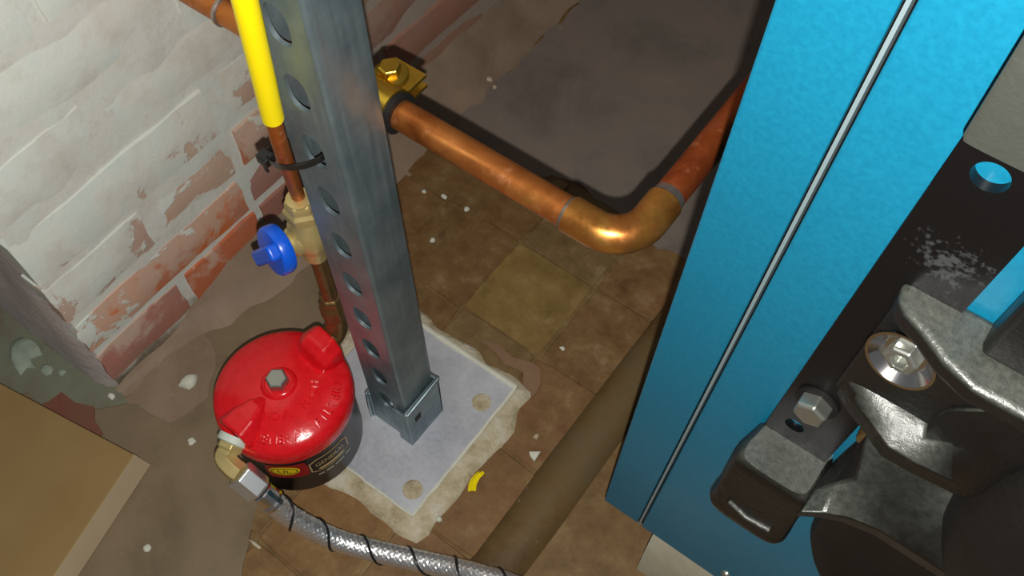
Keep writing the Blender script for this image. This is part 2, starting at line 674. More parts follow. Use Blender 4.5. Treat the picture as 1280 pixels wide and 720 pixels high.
def brick_bm(L, Hh, D, seed):
    bm = B()
    nx, ny = 7, 3
    f = []
    for i in range(nx + 1):
        r = []
        for j in range(ny + 1):
            y, z = L * i / nx, Hh * j / ny
            e = 1.0 if (i in (0, nx) or j in (0, ny)) else 0.0
            y += 0.0032 * nz((y, z, seed), 60) if e else 0
            z += 0.0028 * nz((z, y, seed), 60, 3) if e else 0
            x = 0.0016 * nz((y, z, seed), 40, 1) - e * 0.0022
            r.append(bm.verts.new((x, y, z)))
        f.append(r)
    for i in range(nx):
        for j in range(ny):
            bm.faces.new((f[i][j], f[i + 1][j], f[i + 1][j + 1], f[i][j + 1]))
    rim = [f[i][0] for i in range(nx + 1)] + [f[nx][j] for j in range(1, ny + 1)] + \
          [f[i][ny] for i in range(nx - 1, -1, -1)] + [f[0][j] for j in range(ny - 1, 0, -1)]
    bk = [bm.verts.new((-D, v.co.y, v.co.z)) for v in rim]
    for k in range(len(rim)):
        q = (k + 1) % len(rim)
        bm.faces.new((rim[k], bk[k], bk[q], rim[q]))
    return bm


BR = {}
nb = 0
for k in range(13):
    z0, z1 = CZ[k], CZ[k + 1]
    if k % 2 == 0: edges = [VC, 0.190, 0.287]
    else: edges = [VC, 0.284]
    if k in (4,): edges = [VC, 0.192, 0.345]
    while edges[-1] < 1.55: edges.append(edges[-1] + (0.097 if (len(edges) + k) % 5 == 0 else 0.194))
    for q in range(len(edges) - 1):
        a, b = edges[q], edges[q + 1]
        jt = 0.0052
        L, Hh = b - a - jt * 2, (z1 - z0) - jt * 2
        if q == 0: L += jt; a -= jt
        var = nb % 4
        key = (round(L, 3), round(Hh, 3), var)
        if key not in BR:
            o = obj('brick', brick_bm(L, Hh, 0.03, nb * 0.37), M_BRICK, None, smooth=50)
            BR[key] = o
        else:
            o = BR[key].copy()
            COL.objects.link(o)
        o.parent = wall
        o.location = (WX + random.uniform(-0.0012, 0.0022), a + jt, z0 + jt)
        o.rotation_euler = (random.uniform(-.008, .008), random.uniform(-.03, .03), random.uniform(-.012, .012))
        c = BC[(nb * 7 + k) % len(BC)]
        if k == 0 and q == 0: c = (176, 122, 108)
        if k == 1 and q == 0: c = (216, 116, 58)
        if k == 2 and q == 0: c = (160, 104, 92)
        if k == 2 and q == 1: c = (186, 130, 96)
        if k == 3 and q == 0: c = (190, 160, 130)
        if k == 1 and q == 1: c = (166, 122, 112)
        o.color = S(c)
        nb += 1

# mortar fillet between the wall and the floor
bm = B()
rows = []
N = 110
for i in range(N + 1):
    y = VC - 0.004 + 1.5 * (i / N)
    t = min(1, max(0, (y - 0.14) / 0.12))
    hz = 0.006 + 0.034 * t + 0.010 * nz((y, 0, 0), 28, 1)
    wd = 0.012 + 0.036 * t + 0.012 * nz((y, 1, 0), 26, 2)
    r = []
    for j in range(9):
        s = j / 8
        cu = (1 - s) ** 1.6
        p = Vector((WX - 0.004 + (wd + 0.004) * s + 0.002, y, max(0.0, hz * cu)))
        p += Vector((1, 0, 1)) * 0.003 * nz(p, 90, 3) * (1 if 0 < j < 8 else 0)
        if j == 8: p.z = -0.001
        r.append(bm.verts.new(p))
    rows.append(r)
for i in range(N):
    for j in range(8):
        bm.faces.new((rows[i][j], rows[i][j + 1], rows[i + 1][j + 1], rows[i + 1][j]))
obj('mortar_fillet', bm, M_FILLET, wall, smooth=180)

# ================================================================== CONDUIT half sunk in the floor
bm = B()
rr = []
for i in range(61):
    y = -0.6 + 2.6 * i / 60
    rad = 0.0265 * (1 + 0.03 * nz((y, 0, 0), 9))
    cx = -0.1385 + 0.0016 * nz((y, 3, 0), 8)
    rr.append([Vector((cx + rad * math.cos(2 * PI * j / 28), y, -0.0150 + (rad + 0.0014 * nz((j * .3, y * 14, 0), 1.6)) * math.sin(2 * PI * j / 28))) for j in range(28)])
rings(bm, rr)
tag(obj('buried_pipe', bm, M_PIPE), 'old grimy olive pipe half sunk in the floor beside the boiler', 'pipe')

# ================================================================== MORTAR PAD + STEEL POST
pix = [(520, 388), (545, 403), (575, 425), (612, 455), (652, 478), (664, 490), (648, 510), (640, 535), (622, 556), (604, 578),
       (580, 606), (556, 634), (534, 664), (516, 674), (496, 664), (470, 642), (446, 622), (424, 608), (400, 596)]
pts = [on_z(x, y, 0.004) for x, y in pix] + [Vector((-0.382, 0.16, 0.004)), Vector((-0.384, 0.30, 0.004)), Vector((-0.36, 0.324, 0.004))]
bm = B()
out = jag(pts, 0.006, 21, 0.006)
cen = sum(out, Vector()) / len(out)
r0 = [bm.verts.new(Vector((p.x, p.y, -0.001)) + (p - cen) * 0.02) for p in out]
r1 = [bm.verts.new(Vector((p.x, p.y, 0.0024 + 0.002 * nz(p, 70, 4)))) for p in out]
r2 = [bm.verts.new(cen + (p - cen) * 0.93 + Vector((0, 0, 0.0004 + 0.001 * nz(p, 60, 8)))) for p in out]
n = len(out)
for i in range(n):
    k = (i + 1) % n
    bm.faces.new((r0[i], r0[k], r1[k], r1[i]))
    bm.faces.new((r1[i], r1[k], r2[k], r2[i]))
bm.faces.new(r2)
tag(obj('mortar_pad', bm, M_PAD, smooth=60), 'crumbly cream mortar bed under the steel post plate', 'mortar pad')

PX0, PX1, PY0, PY1 = -0.366, -0.2205, 0.156, 0.303
ZP = 0.0095
post = empty('steel_post', 'galvanised slotted channel post on a square base plate', 'post', (-0.287, 0.2285, ZP))
bm = box(B(), (PX0, PY0, 0.0045), (PX1, PY1, ZP))
obj('base_plate', bm, M_PLATE, post, bevel=0.0012, smooth=0, label='pale zinc base plate with smeared mortar')
for x, y in [(516, 612), (602, 503), (548, 408), (440, 540)]:
    p = on_z(x, y, ZP)
    if (x, y) == (548, 408): p = Vector((PX0 + 0.026, PY1 - 0.024, ZP))
    if (x, y) == (440, 540): p = Vector((PX0 + 0.026, PY0 + 0.026, ZP))
    obj('hole_filling', lathe(B(), (p.x, p.y, ZP - 0.001), (0, 0, 1), [(0.0088, 0), (0.0088, 0.0014), (0.0078, 0.0018)], 22), M_PAD, post,
        label='round cream mortar filling in a bolt hole')
# caulk line along the two far edges and a pale film lip on the near edges
for a, b, wd in [((PX0, PY1), (PX1 + 0.001, PY1 + 0.001), 0.0035), ((PX1, PY0), (PX1, PY1), 0.0018), ((-0.30, PY0), (PX1, PY0), 0.0014)]:
    A, Bv = Vector((*a, ZP - 0.001)), Vector((*b, ZP - 0.001))
    path = [A.lerp(Bv, s / 14) + Vector((nz((s, a[0], 0), 3), nz((s, 5, a[1]), 3), 0)) * 0.0012 for s in range(15)]
    obj('caulk_bead', tube(B(), path, [wd * (0.8 + 0.5 * abs(nz((s, wd, 1), 0.9))) for s in range(15)], 8), M_CHIP, post)

LEAN = -0.0068 / 0.45
sx0, sx1, sy0, sy1 = -0.3030, -0.2635, 0.2075, 0.2445
ZTOP = 0.75


def lean(p):
    return Vector((p[0] + LEAN * p[2], p[1], p[2]))


# slotted web (faces the camera side, -y): cells with a slot cut through
bm = B()
t_ = 0.0026
pitch = 0.0459
z = ZP
cells = []
zc0 = 0.0660
first = True
slots = [zc0 + pitch * i for i in range(16) if zc0 + pitch * (i + 0.5) < ZTOP]


def slot_ring(zc, y, m):
    """stadium outline, m points"""
    hw, hh = 0.0080, 0.0125
    pr = []
    for k in range(m):
        a = 2 * PI * k / m
        c, s = math.cos(a), math.sin(a)
        r = 1.0 / ((abs(c) ** 2.6 + abs(s) ** 2.6) ** (1 / 2.6))
        pr.append(((sx0 + sx1) / 2 + hw * c * r, y, zc + hh * s * r))
    return pr


def rect_ring(z0, z1, y, m, zc):
    pr = []
    cx = (sx0 + sx1) / 2
    hx = (sx1 - sx0) / 2
    for k in range(m):
        a = 2 * PI * k / m
        c, s = math.cos(a), math.sin(a)
        hz_ = (z1 - zc) if s >= 0 else (zc - z0)
        t = min(hx / abs(c) if abs(c) > 1e-6 else 9, hz_ / abs(s) if abs(s) > 1e-6 else 9)
        pr.append((cx + c * t, y, zc + s * t))
    return pr


MM = 32
zb = ZP
for i, zc in enumerate(slots):
    zt_ = zc + pitch / 2 if i < len(slots) - 1 else ZTOP
    ys = (sy0, sy0 + t_)
    R0 = [[bm.verts.new(lean(p)) for p in rect_ring(zb, zt_, y, MM, zc)] for y in ys]
    S0 = [[bm.verts.new(lean(p)) for p in slot_ring(zc, y, MM)] for y in ys]
    cor = [[bm.verts.new(lean(p)) for p in ((sx1, y, zt_), (sx0, y, zt_), (sx0, y, zb), (sx1, y, zb))] for y in ys]
    for q in range(2):
        for k in range(MM):
            k2 = (k + 1) % MM
            bm.faces.new((R0[q][k], R0[q][k2], S0[q][k2], S0[q][k]))
            # fill the little corner triangle where the ray ring skips the rectangle's corner
            a, b = R0[q][k].co, R0[q][k2].co
            if abs(a.x - b.x) > 1e-5 and abs(a.z - b.z) > 1e-4:
                cc = min(cor[q], key=lambda v: (v.co - a).length + (v.co - b).length)
                if abs((a.x - b.x)) > 4e-4:
                    bm.faces.new((R0[q][k], cc, R0[q][k2]))
    for k in range(MM):
        k2 = (k + 1) % MM
        bm.faces.new((S0[0][k], S0[0][k2], S0[1][k2], S0[1][k]))
    zb = zt_
bmesh.ops.remove_doubles(bm, verts=bm.verts, dist=1e-6)
obj('slotted_web', bm, M_ZINC, post, smooth=30)
# the two side flanges and the inturned lips, rounded at the corner
def prof_sweep(bm, prof, z0, z1):
    a = [bm.verts.new(lean((x, y, z0))) for x, y in prof]
    b = [bm.verts.new(lean((x, y, z1))) for x, y in prof]
    n = len(prof)
    for i in range(n):
        k = (i + 1) % n
        bm.faces.new((a[i], a[k], b[k], b[i]))
    bm.faces.new(a)
    bm.faces.new(b[::-1])


def flange(x, s):
    rad = 0.004
    o_, i_ = [], []
    for k in range(7):
        an = PI / 2 * k / 6
        o_.append((x - s * rad * (1 - math.sin(an)) , sy0 + rad * (1 - math.cos(an))))
    pr = o_ + [(x, sy1 - 0.003), (x - s * 0.001, sy1), (x - s * 0.010, sy1), (x - s * 0.010, sy1 - 0.007), (x - s * 0.0078, sy1 - 0.007),
               (x - s * 0.0078, sy1 - t_), (x - s * t_, sy1 - t_), (x - s * t_, sy0 + t_), (x - s * rad, sy0 + t_)]
    return pr


for x, s in ((sx1 + 0.0008, 1), (sx0 - 0.0008, -1)):
    bm = B()
    prof_sweep(bm, flange(x, s), ZP, ZTOP)
    obj('side_flange', bm, M_ZINC, post, smooth=30)
# socket of the base: sleeve round the plain side with a rolled upper rim
bm = B()
for (a, b) in (((sx1 + 0.001, sy0 - 0.003, ZP), (sx1 + 0.004, sy1 + 0.003, 0.074)), ((sx1 - 0.010, sy0 - 0.003, ZP), (sx1 + 0.001, sy0 - 0.0006, 0.070)),
               ((sx0 - 0.004, sy0 - 0.001, ZP), (sx0 - 0.001, sy1 + 0.003, 0.056)), ((sx0 - 0.004, sy1 + 0.0005, ZP), (sx1 + 0.004, sy1 + 0.003, 0.074))):
    box(bm, a, b)
obj('socket', bm, M_ZINC, post, bevel=0.0008, smooth=0)
bm = tube(B(), [(sx1 - 0.010, sy0 - 0.0032, 0.070), (sx1 + 0.0030, sy0 - 0.0032, 0.071), (sx1 + 0.0045, sy0 - 0.001, 0.0725), (sx1 + 0.0045, sy1 + 0.002, 0.076)], 0.0017, 10)
obj('socket_rim', bm, M_ZINC, post, label='bright rolled rim of the socket')
bm = tube(B(), [(sx0 - 0.0045, sy1 - 0.01, 0.056), (sx0 - 0.0045, sy0 - 0.001, 0.054), (sx0 - 0.0045, sy0 - 0.002, 0.03), (sx0 - 0.0045, sy0 - 0.002, ZP)], 0.0015, 10)
obj('socket_rim', bm, M_ZINC, post)
bm = box(B(), (sx1 + 0.0035, sy0 + 0.006, 0.045), (sx1 + 0.0043, sy0 + 0.013, 0.054))
obj('socket_slot', bm, M_RUBBER, post, smooth=0, label='small dark slot in the socket')

# ================================================================== BIG COPPER LINE
zc = 0.360
CR = 0.0096
vl, ul = 0.2737, -0.1236
line = empty('copper_pipe', 'thick copper pipe running from behind the post to a corner elbow', 'pipe', (ul, vl, zc))
er = 0.0225
elb_c = Vector((ul - er, vl + er, zc))
obj('straight_run', tube(B(), [(ul - er - 0.004, vl, zc), (-0.511, vl, zc)], CR, 32), M_COPPER, line)
obj('rear_run', tube(B(), [(ul, vl + er + 0.004, zc), (ul, 1.35, zc)], CR, 32), M_COPPER3, line, label='browner copper run passing behind the boiler edge')
pth = []
for k in range(13):
    a = -PI / 2 + PI / 2 * k / 12
    pth.append(elb_c + Vector((er * math.cos(a), er * math.sin(a), 0)))
ext0 = [pth[0] - Vector((0.016, 0, 0)), pth[0] - Vector((0.008, 0, 0))]
ext1 = [pth[-1] + Vector((0, 0.008, 0)), pth[-1] + Vector((0, 0.016, 0))]
elbow = obj('elbow', tube(B(), ext0 + pth + ext1, CR + 0.0016, 32), M_ELBOW, line, label='golden copper elbow fitting')
for p, d in ((ext0[0], Vector((-1, 0, 0))), (ext1[-1], Vector((0, 1, 0)))):
    obj('solder_ring', lathe(B(), p - d * 0.0008, d, [(CR + 0.0016, 0), (CR + 0.0013, 0.0012), (CR + 0.0002, 0.003)], 32), M_SOLDER, line, label='grey solder ring')
obj('solder_band', lathe(B(), Vector((ul, vl + er + 0.014, zc)), (0, 1, 0), [(CR + 0.0014, 0), (CR + 0.0011, 0.001), (CR + 0.0006, 0.003), (CR + 0.0001, 0.008)], 32), M_SOLDER, line)
obj('solder_ring', lathe(B(), on_z(278, 12, zc) * 1.0, (1, 0, 0), [(CR + 0.0002, 0), (CR + 0.0014, 0.001), (CR + 0.0014, 0.003), (CR + 0.0002, 0.004)], 28), M_SOLDER, line)

# cushioned clamp holding the copper pipe to the open back of the post
cu_ = -0.3030
bv = empty('pipe_clamp', 'yellow plated clamp with black cushion holding the copper pipe behind the post', 'clamp', (cu_, vl, zc))
obj('cushion', lathe(B(), (cu_ - 0.0165, vl, zc), (1, 0, 0), [(CR + 0.0002, 0), (CR + 0.0040, 0.0004), (CR + 0.0040, 0.0010), (CR + 0.0030, 0.0016), (CR + 0.0030, 0.0316), (CR + 0.0040, 0.0322), (CR + 0.0040, 0.0334), (CR + 0.0002, 0.0338)], 28), M_RUBBER, bv, label='black rubber cushion')
EAR = 0.0165
for sgn in (1, -1):
    ro, ri = CR + 0.0046, CR + 0.0028
    pr_o, pr_i = [], []
    for k in range(13):
        a = PI * (0.06 + 0.88 * k / 12)
        pr_o.append((vl + ro * math.cos(a), zc + sgn * ro * math.sin(a)))
        pr_i.append((vl + ri * math.cos(a), zc + sgn * ri * math.sin(a)))
    ear = 0.0032
    out = [(vl + ro + EAR, zc + sgn * (ear + 0.0022)), (vl + ro + 0.001, zc + sgn * (ear + 0.0022))] + pr_o[1:] + [(vl - ro - 0.010, zc + sgn * 0.006), (vl - ro - 0.010, zc + sgn * 0.004)]
    inn = pr_i[::-1] + [(vl + ro + 0.001, zc + sgn * ear), (vl + ro + EAR, zc + sgn * ear)]
    bm = prism(B(), [(cu_ - 0.0125, y, z_) for y, z_ in out + inn], (0.025, 0, 0))
    obj('strap_half', bm, M_BRASSB, bv, smooth=30)
bolt_c = on_z(487, 84, zc + 0.012)
obj('bolt_flange', lathe(B(), (bolt_c.x, bolt_c.y, zc + 0.0056), (0, 0, 1), [(0.0110, 0), (0.0114, 0.0008), (0.0108, 0.0020), (0.0082, 0.0030)], 32), M_BRASSB, bv)
obj('hexagon_head', lathe(B(), (bolt_c.x, bolt_c.y, zc + 0.0080), (0, 0, 1), [(0.0074, 0), (0.0074, 0.0046), (0.0066, 0.0058)], 6, 0.35), M_BRASSB, bv, smooth=0, bevel=0.0005)
obj('bolt_shank', lathe(B(), (bolt_c.x, bolt_c.y, zc - 0.016), (0, 0, 1), [(0.0034, 0), (0.0034, 0.022)], 16), M_BRASSB, bv)

# ================================================================== YELLOW OIL TUBE, VALVE, ZIP TIE
TF = on_z(420, 395, 0.10)          # the vertical line of the small tube
TX, TY = TF.x * 0.94, TF.y * 0.94


def tz(x, y):
    """height on the tube's line seen at pixel row y"""
    best = min((abs((on_z(x, y, k / 500.0) - Vector((TX, TY, k / 500.0))).length), k / 500.0) for k in range(0, 380))
    return best[1]


ot = empty('oil_tube', 'small copper oil tube wearing a bright yellow plastic sleeve', 'tube', (TX, TY, tz(380, 262)))
z_sl = tz(343, 146)
z_nut = tz(374, 248)
SE, ST = on_y(341, 147, TY - 0.020), on_y(306, 0, TY - 0.027)
MIDP = on_y(351, 183, TY - 0.0165)
tp = spline([(TX, TY, z_nut - 0.004), (TX, TY, z_nut + 0.006), MIDP, SE, ST, ST + Vector((0, 0, 0.05)), ST + Vector((0, 0, 0.25))], 8)
obj('copper_tube', tube(B(), [p for p in tp if p.z < SE.z + 0.02], 0.0046, 20), M_COPPER2, ot)
sl = [SE.lerp(ST, k / 5) for k in range(6)] + [ST + (ST - SE) * 0.12 + Vector((0, 0, k)) for k in (0.005, 0.05, 0.25)]
bm = tube(B(), [sl[0] + (sl[0] - sl[1]) * 0.001] + sl, [0.0050] + [0.0060] * len(sl), 28)
obj('yellow_sleeve', bm, M_YELLOW, ot, label='bright yellow plastic sleeve')

vz = tz(398, 305)
vv = empty('shutoff_valve', 'brass oil shutoff valve with a blue knob beside the post', 'valve', (TX, TY, vz))
hexr = 0.35
obj('compression_nut', lathe(B(), (TX, TY, z_nut - 0.018), (0, 0, 1), [(0.0126, 0), (0.0132, 0.001), (0.0132, 0.008), (0.0112, 0.011), (0.0108, 0.0155), (0.0098, 0.018), (0.0062, 0.0185)], 6, hexr),
    M_BRASS, vv, smooth=0, bevel=0.0008)
obj('nut_lip', lathe(B(), (TX, TY, z_nut - 0.002), (0, 0, 1), [(0.0085, 0), (0.0092, 0.001), (0.0088, 0.003), (0.006, 0.0034)], 24), M_BRASS, vv)
z_body = z_nut - 0.018
obj('body', lathe(B(), (TX, TY, z_body - 0.048), (0, 0, 1), [(0.0085, 0), (0.0095, 0.003), (0.0085, 0.008), (0.0108, 0.014), (0.0142, 0.022), (0.0150, 0.030), (0.0136, 0.038), (0.0105, 0.044), (0.0095, 0.048)], 28), M_BRASS, vv)
KD = Vector((-0.22, -0.95, 0.20)).normalized()
kb = Vector((TX, TY, z_body - 0.022))
obj('bonnet', lathe(B(), kb, KD, [(0.0105, 0.004), (0.0105, 0.014), (0.0085, 0.016), (0.0085, 0.022)], 24), M_BRASS, vv)
knob = obj('knob', lathe(B(), kb + KD * 0.0205, KD, [(0.0125, 0), (0.0172, 0.001), (0.0180, 0.003), (0.0180, 0.0090), (0.0168, 0.0106), (0.014, 0.0112)], 40), M_BLUEKNOB, vv, label='bright blue plastic knob')
d, a, b = frame(KD)
ang = 0.9
ga = a * math.cos(ang) + b * math.sin(ang)
gb = a * -math.sin(ang) + b * math.cos(ang)
kc = kb + KD * 0.0295
bm = prism(B(), [kc + ga * 0.0175 + gb * 0.0058, kc + ga * 0.0175 - gb * 0.0058, kc - ga * 0.0175 - gb * 0.0058, kc - ga * 0.0175 + gb * 0.0058], KD * 0.0090)
obj('knob_grip', bm, M_BLUEKNOB, knob, bevel=0.0022, segs=3)
# nipple and elbow into the filter
fit = empty('inlet_fitting', 'tarnished brass nipple and elbow feeding the red filter', 'pipe fitting', (TX, TY, 0.13))
zt_ = z_body - 0.046
obj('nipple', lathe(B(), (TX, TY, 0.168), (0, 0, 1), [(0.0060, 0), (0.0060, zt_ - 0.168 + 0.002)], 20), M_BRASSD, fit)
obj('flare_nut', lathe(B(), (TX, TY, 0.145), (0, 0, 1), [(0.0108, 0), (0.0112, 0.001), (0.0112, 0.013), (0.0090, 0.020), (0.0085, 0.026), (0.0066, 0.028)], 6, 0.2), M_BRASSD, fit, smooth=0, bevel=0.0008)

# ================================================================== OIL FILTER
FC = Vector((-0.342, 0.1545, 0.0))
FB = 0.0118
of = empty('oil_filter', 'round oil filter with a red cast cap and black can', 'oil filter', (FC.x, FC.y, FB))
RC = 0.0528
prof = [(0.030, 0), (RC - 0.010, 0.0005), (RC - 0.003, 0.003), (RC, 0.008), (RC, 0.080)]
can = obj('canister', lathe(B(), (FC.x, FC.y, FB), (0, 0, 1), prof, 72), M_CAN, of, label='glossy black steel can')


def dome(r):
    """cap height over its radius"""
    q = min(1.0, r / 0.0545)
    return 0.1175 - 0.0125 * q ** 2.6


prof = [(0.0528, 0.086), (0.0552, 0.0865), (0.0558, 0.089), (0.0558, 0.0975), (0.0548, 0.1030)] + [(r, dome(r)) for r in (0.0525, 0.048, 0.042, 0.034, 0.026, 0.018, 0.0145)] + \
       [(0.0132, 0.1190), (0.0118, 0.1205), (0.0112, 0.1205), (0.0105, 0.1195), (0.004, 0.1195)]
cap = obj('cap', lathe(B(), FC, (0, 0, 1), prof, 96), M_RED, of, smooth=50, label='glossy red cast iron cap')
PD = Vector((0.12, 0.993, 0)).normalized()      # inlet direction
OD = Vector((-0.05, -0.999, 0)).normalized()   # outlet direction


def port(dr, name, secs):
    s = Vector((-dr.y, dr.x, 0))
    c = Vector((FC.x, FC.y, 0))
    def P(r, w_, z): return c + dr * r + s * w_ + Vector((0, 0, z))
    bm = B()
    rr = []
    for r, wd, zt2 in secs:
        lo_ = 0.100
        rr.append([P(r, -wd, lo_), P(r, -wd, zt2 - 0.009 if zt2 - 0.009 > lo_ else lo_ + 0.003), P(r, -wd * 0.55, zt2), P(r, wd * 0.55, zt2), P(r, wd, zt2 - 0.009 if zt2 - 0.009 > lo_ else lo_ + 0.003), P(r, wd, lo_)])
    e = rr[-1]
    for q in rr[-1:]:
        q[0].z = q[5].z = 0.090
    rings(bm, rr)
    return obj(name, bm, M_RED, cap, smooth=0, bevel=0.0022, segs=3)


port(PD, 'inlet_port', [(0.0290, 0.0140, 0.1165), (0.0325, 0.0165, 0.1270), (0.040, 0.0185, 0.1315), (0.0530, 0.0165, 0.1315)])
port(OD, 'outlet_port', [(0.0150, 0.0050, 0.1170), (0.0240, 0.0105, 0.1205), (0.0360, 0.0160, 0.1205), (0.0505, 0.0185, 0.1190)])
obj('gasket', lathe(B(), (FC.x, FC.y, 0.0838), (0, 0, 1), [(0.0520, 0), (0.0545, 0.0004), (0.0545, 0.0024), (0.052, 0.0028)], 64), M_RUBBER, of)
obj('cap_bolt', lathe(B(), (FC.x, FC.y, 0.1195), (0, 0, 1), [(0.0092, 0), (0.0092, 0.007), (0.0078, 0.0085)], 6, 0.15), M_STEELBOLT, of, smooth=0, bevel=0.0006, label='dull zinc hexagon bolt')


# ---- lettering helpers
def text_mesh(s, size, ext=0.0):
    cu = bpy.data.curves.new('t', 'FONT')
    cu.body = s
    cu.size = size
    cu.extrude = ext
    cu.resolution_u = 3
    o = bpy.data.objects.new('t', cu)
    COL.objects.link(o)
    dg = bpy.context.evaluated_depsgraph_get()
    me = bpy.data.meshes.new_from_object(o.evaluated_get(dg))
    bpy.data.objects.remove(o)
    bpy.data.curves.remove(cu)
    vs = [v.co.copy() for v in me.vertices]
    fs = [list(p.vertices) for p in me.polygons]
    bpy.data.meshes.remove(me)
    return vs, fs


def arc_text(word, r, a0, step, size, ext, name, parent):
    """raised letters standing on the cap, tops towards the centre bolt"""
    for i, ch in enumerate(word):
        if ch == ' ': continue
        vs, fs = text_mesh(ch, size, ext)
        x0 = min(v.x for v in vs); x1 = max(v.x for v in vs)
        a = a0 + step * i
        er_ = Vector((math.cos(a), math.sin(a), 0))
        et = Vector((-math.sin(a), math.cos(a), 0))
        bm = B()
        nv = []
        for v in vs:
            p = FC + er_ * (r - v.y) + et * (v.x - (x0 + x1) / 2)
            rr_ = math.hypot(p.x - FC.x, p.y - FC.y)
            nv.append(bm.verts.new(Vector((p.x, p.y, dome(rr_) + v.z + ext * 0.55))))
        for f in fs:
            try: bm.faces.new([nv[k] for k in f])
            except ValueError: pass
        obj(name, bm, M_RED, parent, smooth=0)


arc_text('GENERAL FILTERS', 0.0478, math.radians(-70), math.radians(8.0), 0.0092, 0.0012, 'raised_letter', cap)
arc_text('NOVI MICH', 0.0305, math.radians(-66), math.radians(13), 0.0092, 0.0012, 'raised_letter', cap)


def on_can(s, zz, off):
    """s: arc length along the can from azimuth 0"""
    a = s / RC
    return Vector((FC.x + (RC + off) * math.cos(a), FC.y + (RC + off) * math.sin(a), zz))


def wrap(vs, fs, s0, z0, off, name, mat, parent, sub=0):
    bm = B()
    nv = [bm.verts.new(v) for v in vs]
    for f in fs:
        try: bm.faces.new([nv[k] for k in f])
        except ValueError: pass
    if sub:
        bmesh.ops.triangulate(bm, faces=bm.faces)
        bmesh.ops.subdivide_edges(bm, edges=bm.edges, cuts=sub, use_grid_fill=True)
    for v in bm.verts:
        v.co = on_can(s0 + v.co.x, z0 + v.co.y, off)
    return obj(name, bm, mat, parent, smooth=0)


def strip_poly(pts, n=20):
    """convex outline as vertical columns, so that it bends round the can"""
    xs = [p[0] for p in pts]
    a, b = min(xs), max(xs)
    vs, fs = [], []
    for i in range(n + 1):
        x = a + (b - a) * (0.001 + 0.998 * i / n)
        ys = []
        for k in range(len(pts)):
            p, q = pts[k], pts[(k + 1) % len(pts)]
            if (p[0] - x) * (q[0] - x) <= 0 and abs(p[0] - q[0]) > 1e-9:
                ys.append(p[1] + (q[1] - p[1]) * (x - p[0]) / (q[0] - p[0]))
        vs += [Vector((x, min(ys), 0)), Vector((x, max(ys), 0))]
    for i in range(n):
        fs.append([2 * i, 2 * i + 2, 2 * i + 3, 2 * i + 1])
    return vs, fs


def ell(rx, ry, n=32):
    return [(rx * math.cos(2 * PI * k / n + 0.05), ry * math.sin(2 * PI * k / n + 0.05)) for k in range(n)]


def sa(deg): return RC * math.radians(deg)


aY, aB = -53, -11
lab = wrap(*strip_poly([(-0.016, -0.013), (0.016, -0.013), (0.0175, 0), (0.016, 0.013), (-0.016, 0.013), (-0.0175, 0)]), sa(aY + 2), 0.064, 0.0003, 'red_patch', M_RPRINT, can)
wrap(*strip_poly(ell(0.0125, 0.0085)), sa(aY), 0.066, 0.0006, 'yellow_oval', M_YPRINT, can)
rim_o, rim_i = ell(0.0108, 0.0068), ell(0.0098, 0.0058)
wrap([Vector((*p, 0)) for p in rim_o + rim_i], [[k, (k + 1) % 32, 32 + (k + 1) % 32, 32 + k] for k in range(32)], sa(aY), 0.066, 0.0009, 'oval_outline', M_RUBBER, can)
v_, f_ = text_mesh('UL', 0.0095)
wx = max(p.x for p in v_)
wrap([p - Vector((wx / 2, 0.0034, 0)) for p in v_], f_, sa(aY), 0.066, 0.0009, 'mark_lettering', M_RUBBER, can, 1)
bad_o = [(-0.019, -0.009), (-0.013, -0.0125), (0.013, -0.0125), (0.019, -0.009), (0.019, 0.007), (0.013, 0.0115), (-0.013, 0.0115), (-0.019, 0.007)]
bad_i = [(x * 0.93, y * 0.88) for x, y in bad_o]
wrap(*strip_poly(bad_o), sa(aB), 0.062, 0.0003, 'badge', M_GOLD, can)
wrap(*strip_poly(bad_i), sa(aB), 0.062, 0.0006, 'badge_field', M_CAN, can)
v_, f_ = text_mesh('GENERAL', 0.0088)
wx = max(p.x for p in v_)
wrap([Vector(((p.x - wx / 2) * 0.76, p.y - 0.001, 0)) for p in v_], f_, sa(aB), 0.062, 0.0009, 'badge_lettering', M_GOLD, can, 1)
wrap(*strip_poly([(-0.011, -0.0022), (0.011, -0.0022), (0.013, 0.0), (0.011, 0.0016), (-0.011, 0.0016), (-0.013, 0)]), sa(aB), 0.0555, 0.0009, 'badge_ribbon', M_GOLD, can)
for k, (dx, wd) in enumerate([(-0.014, 0.005), (-0.006, 0.007), (0.004, 0.009), (0.014, 0.006)]):
    wrap(*strip_poly([(-wd / 2, 0), (wd / 2, 0), (wd / 2, 0.0018), (-wd / 2, 0.0018)], 6), sa(aB + 2) + dx, 0.043, 0.0005, 'small_print', M_WPRINT, can)

# inlet elbow from the tube's line to the port
pe = Vector((FC.x, FC.y, 0.119)) + PD * 0.0500
path = spline([(TX, TY, 0.149), (TX, TY, 0.138), ((TX * 2 + pe.x) / 3, (TY * 2 + pe.y) / 3, 0.123), pe], 6)
obj('elbow', tube(B(), path, 0.0092, 20), M_BRASSD, fit)

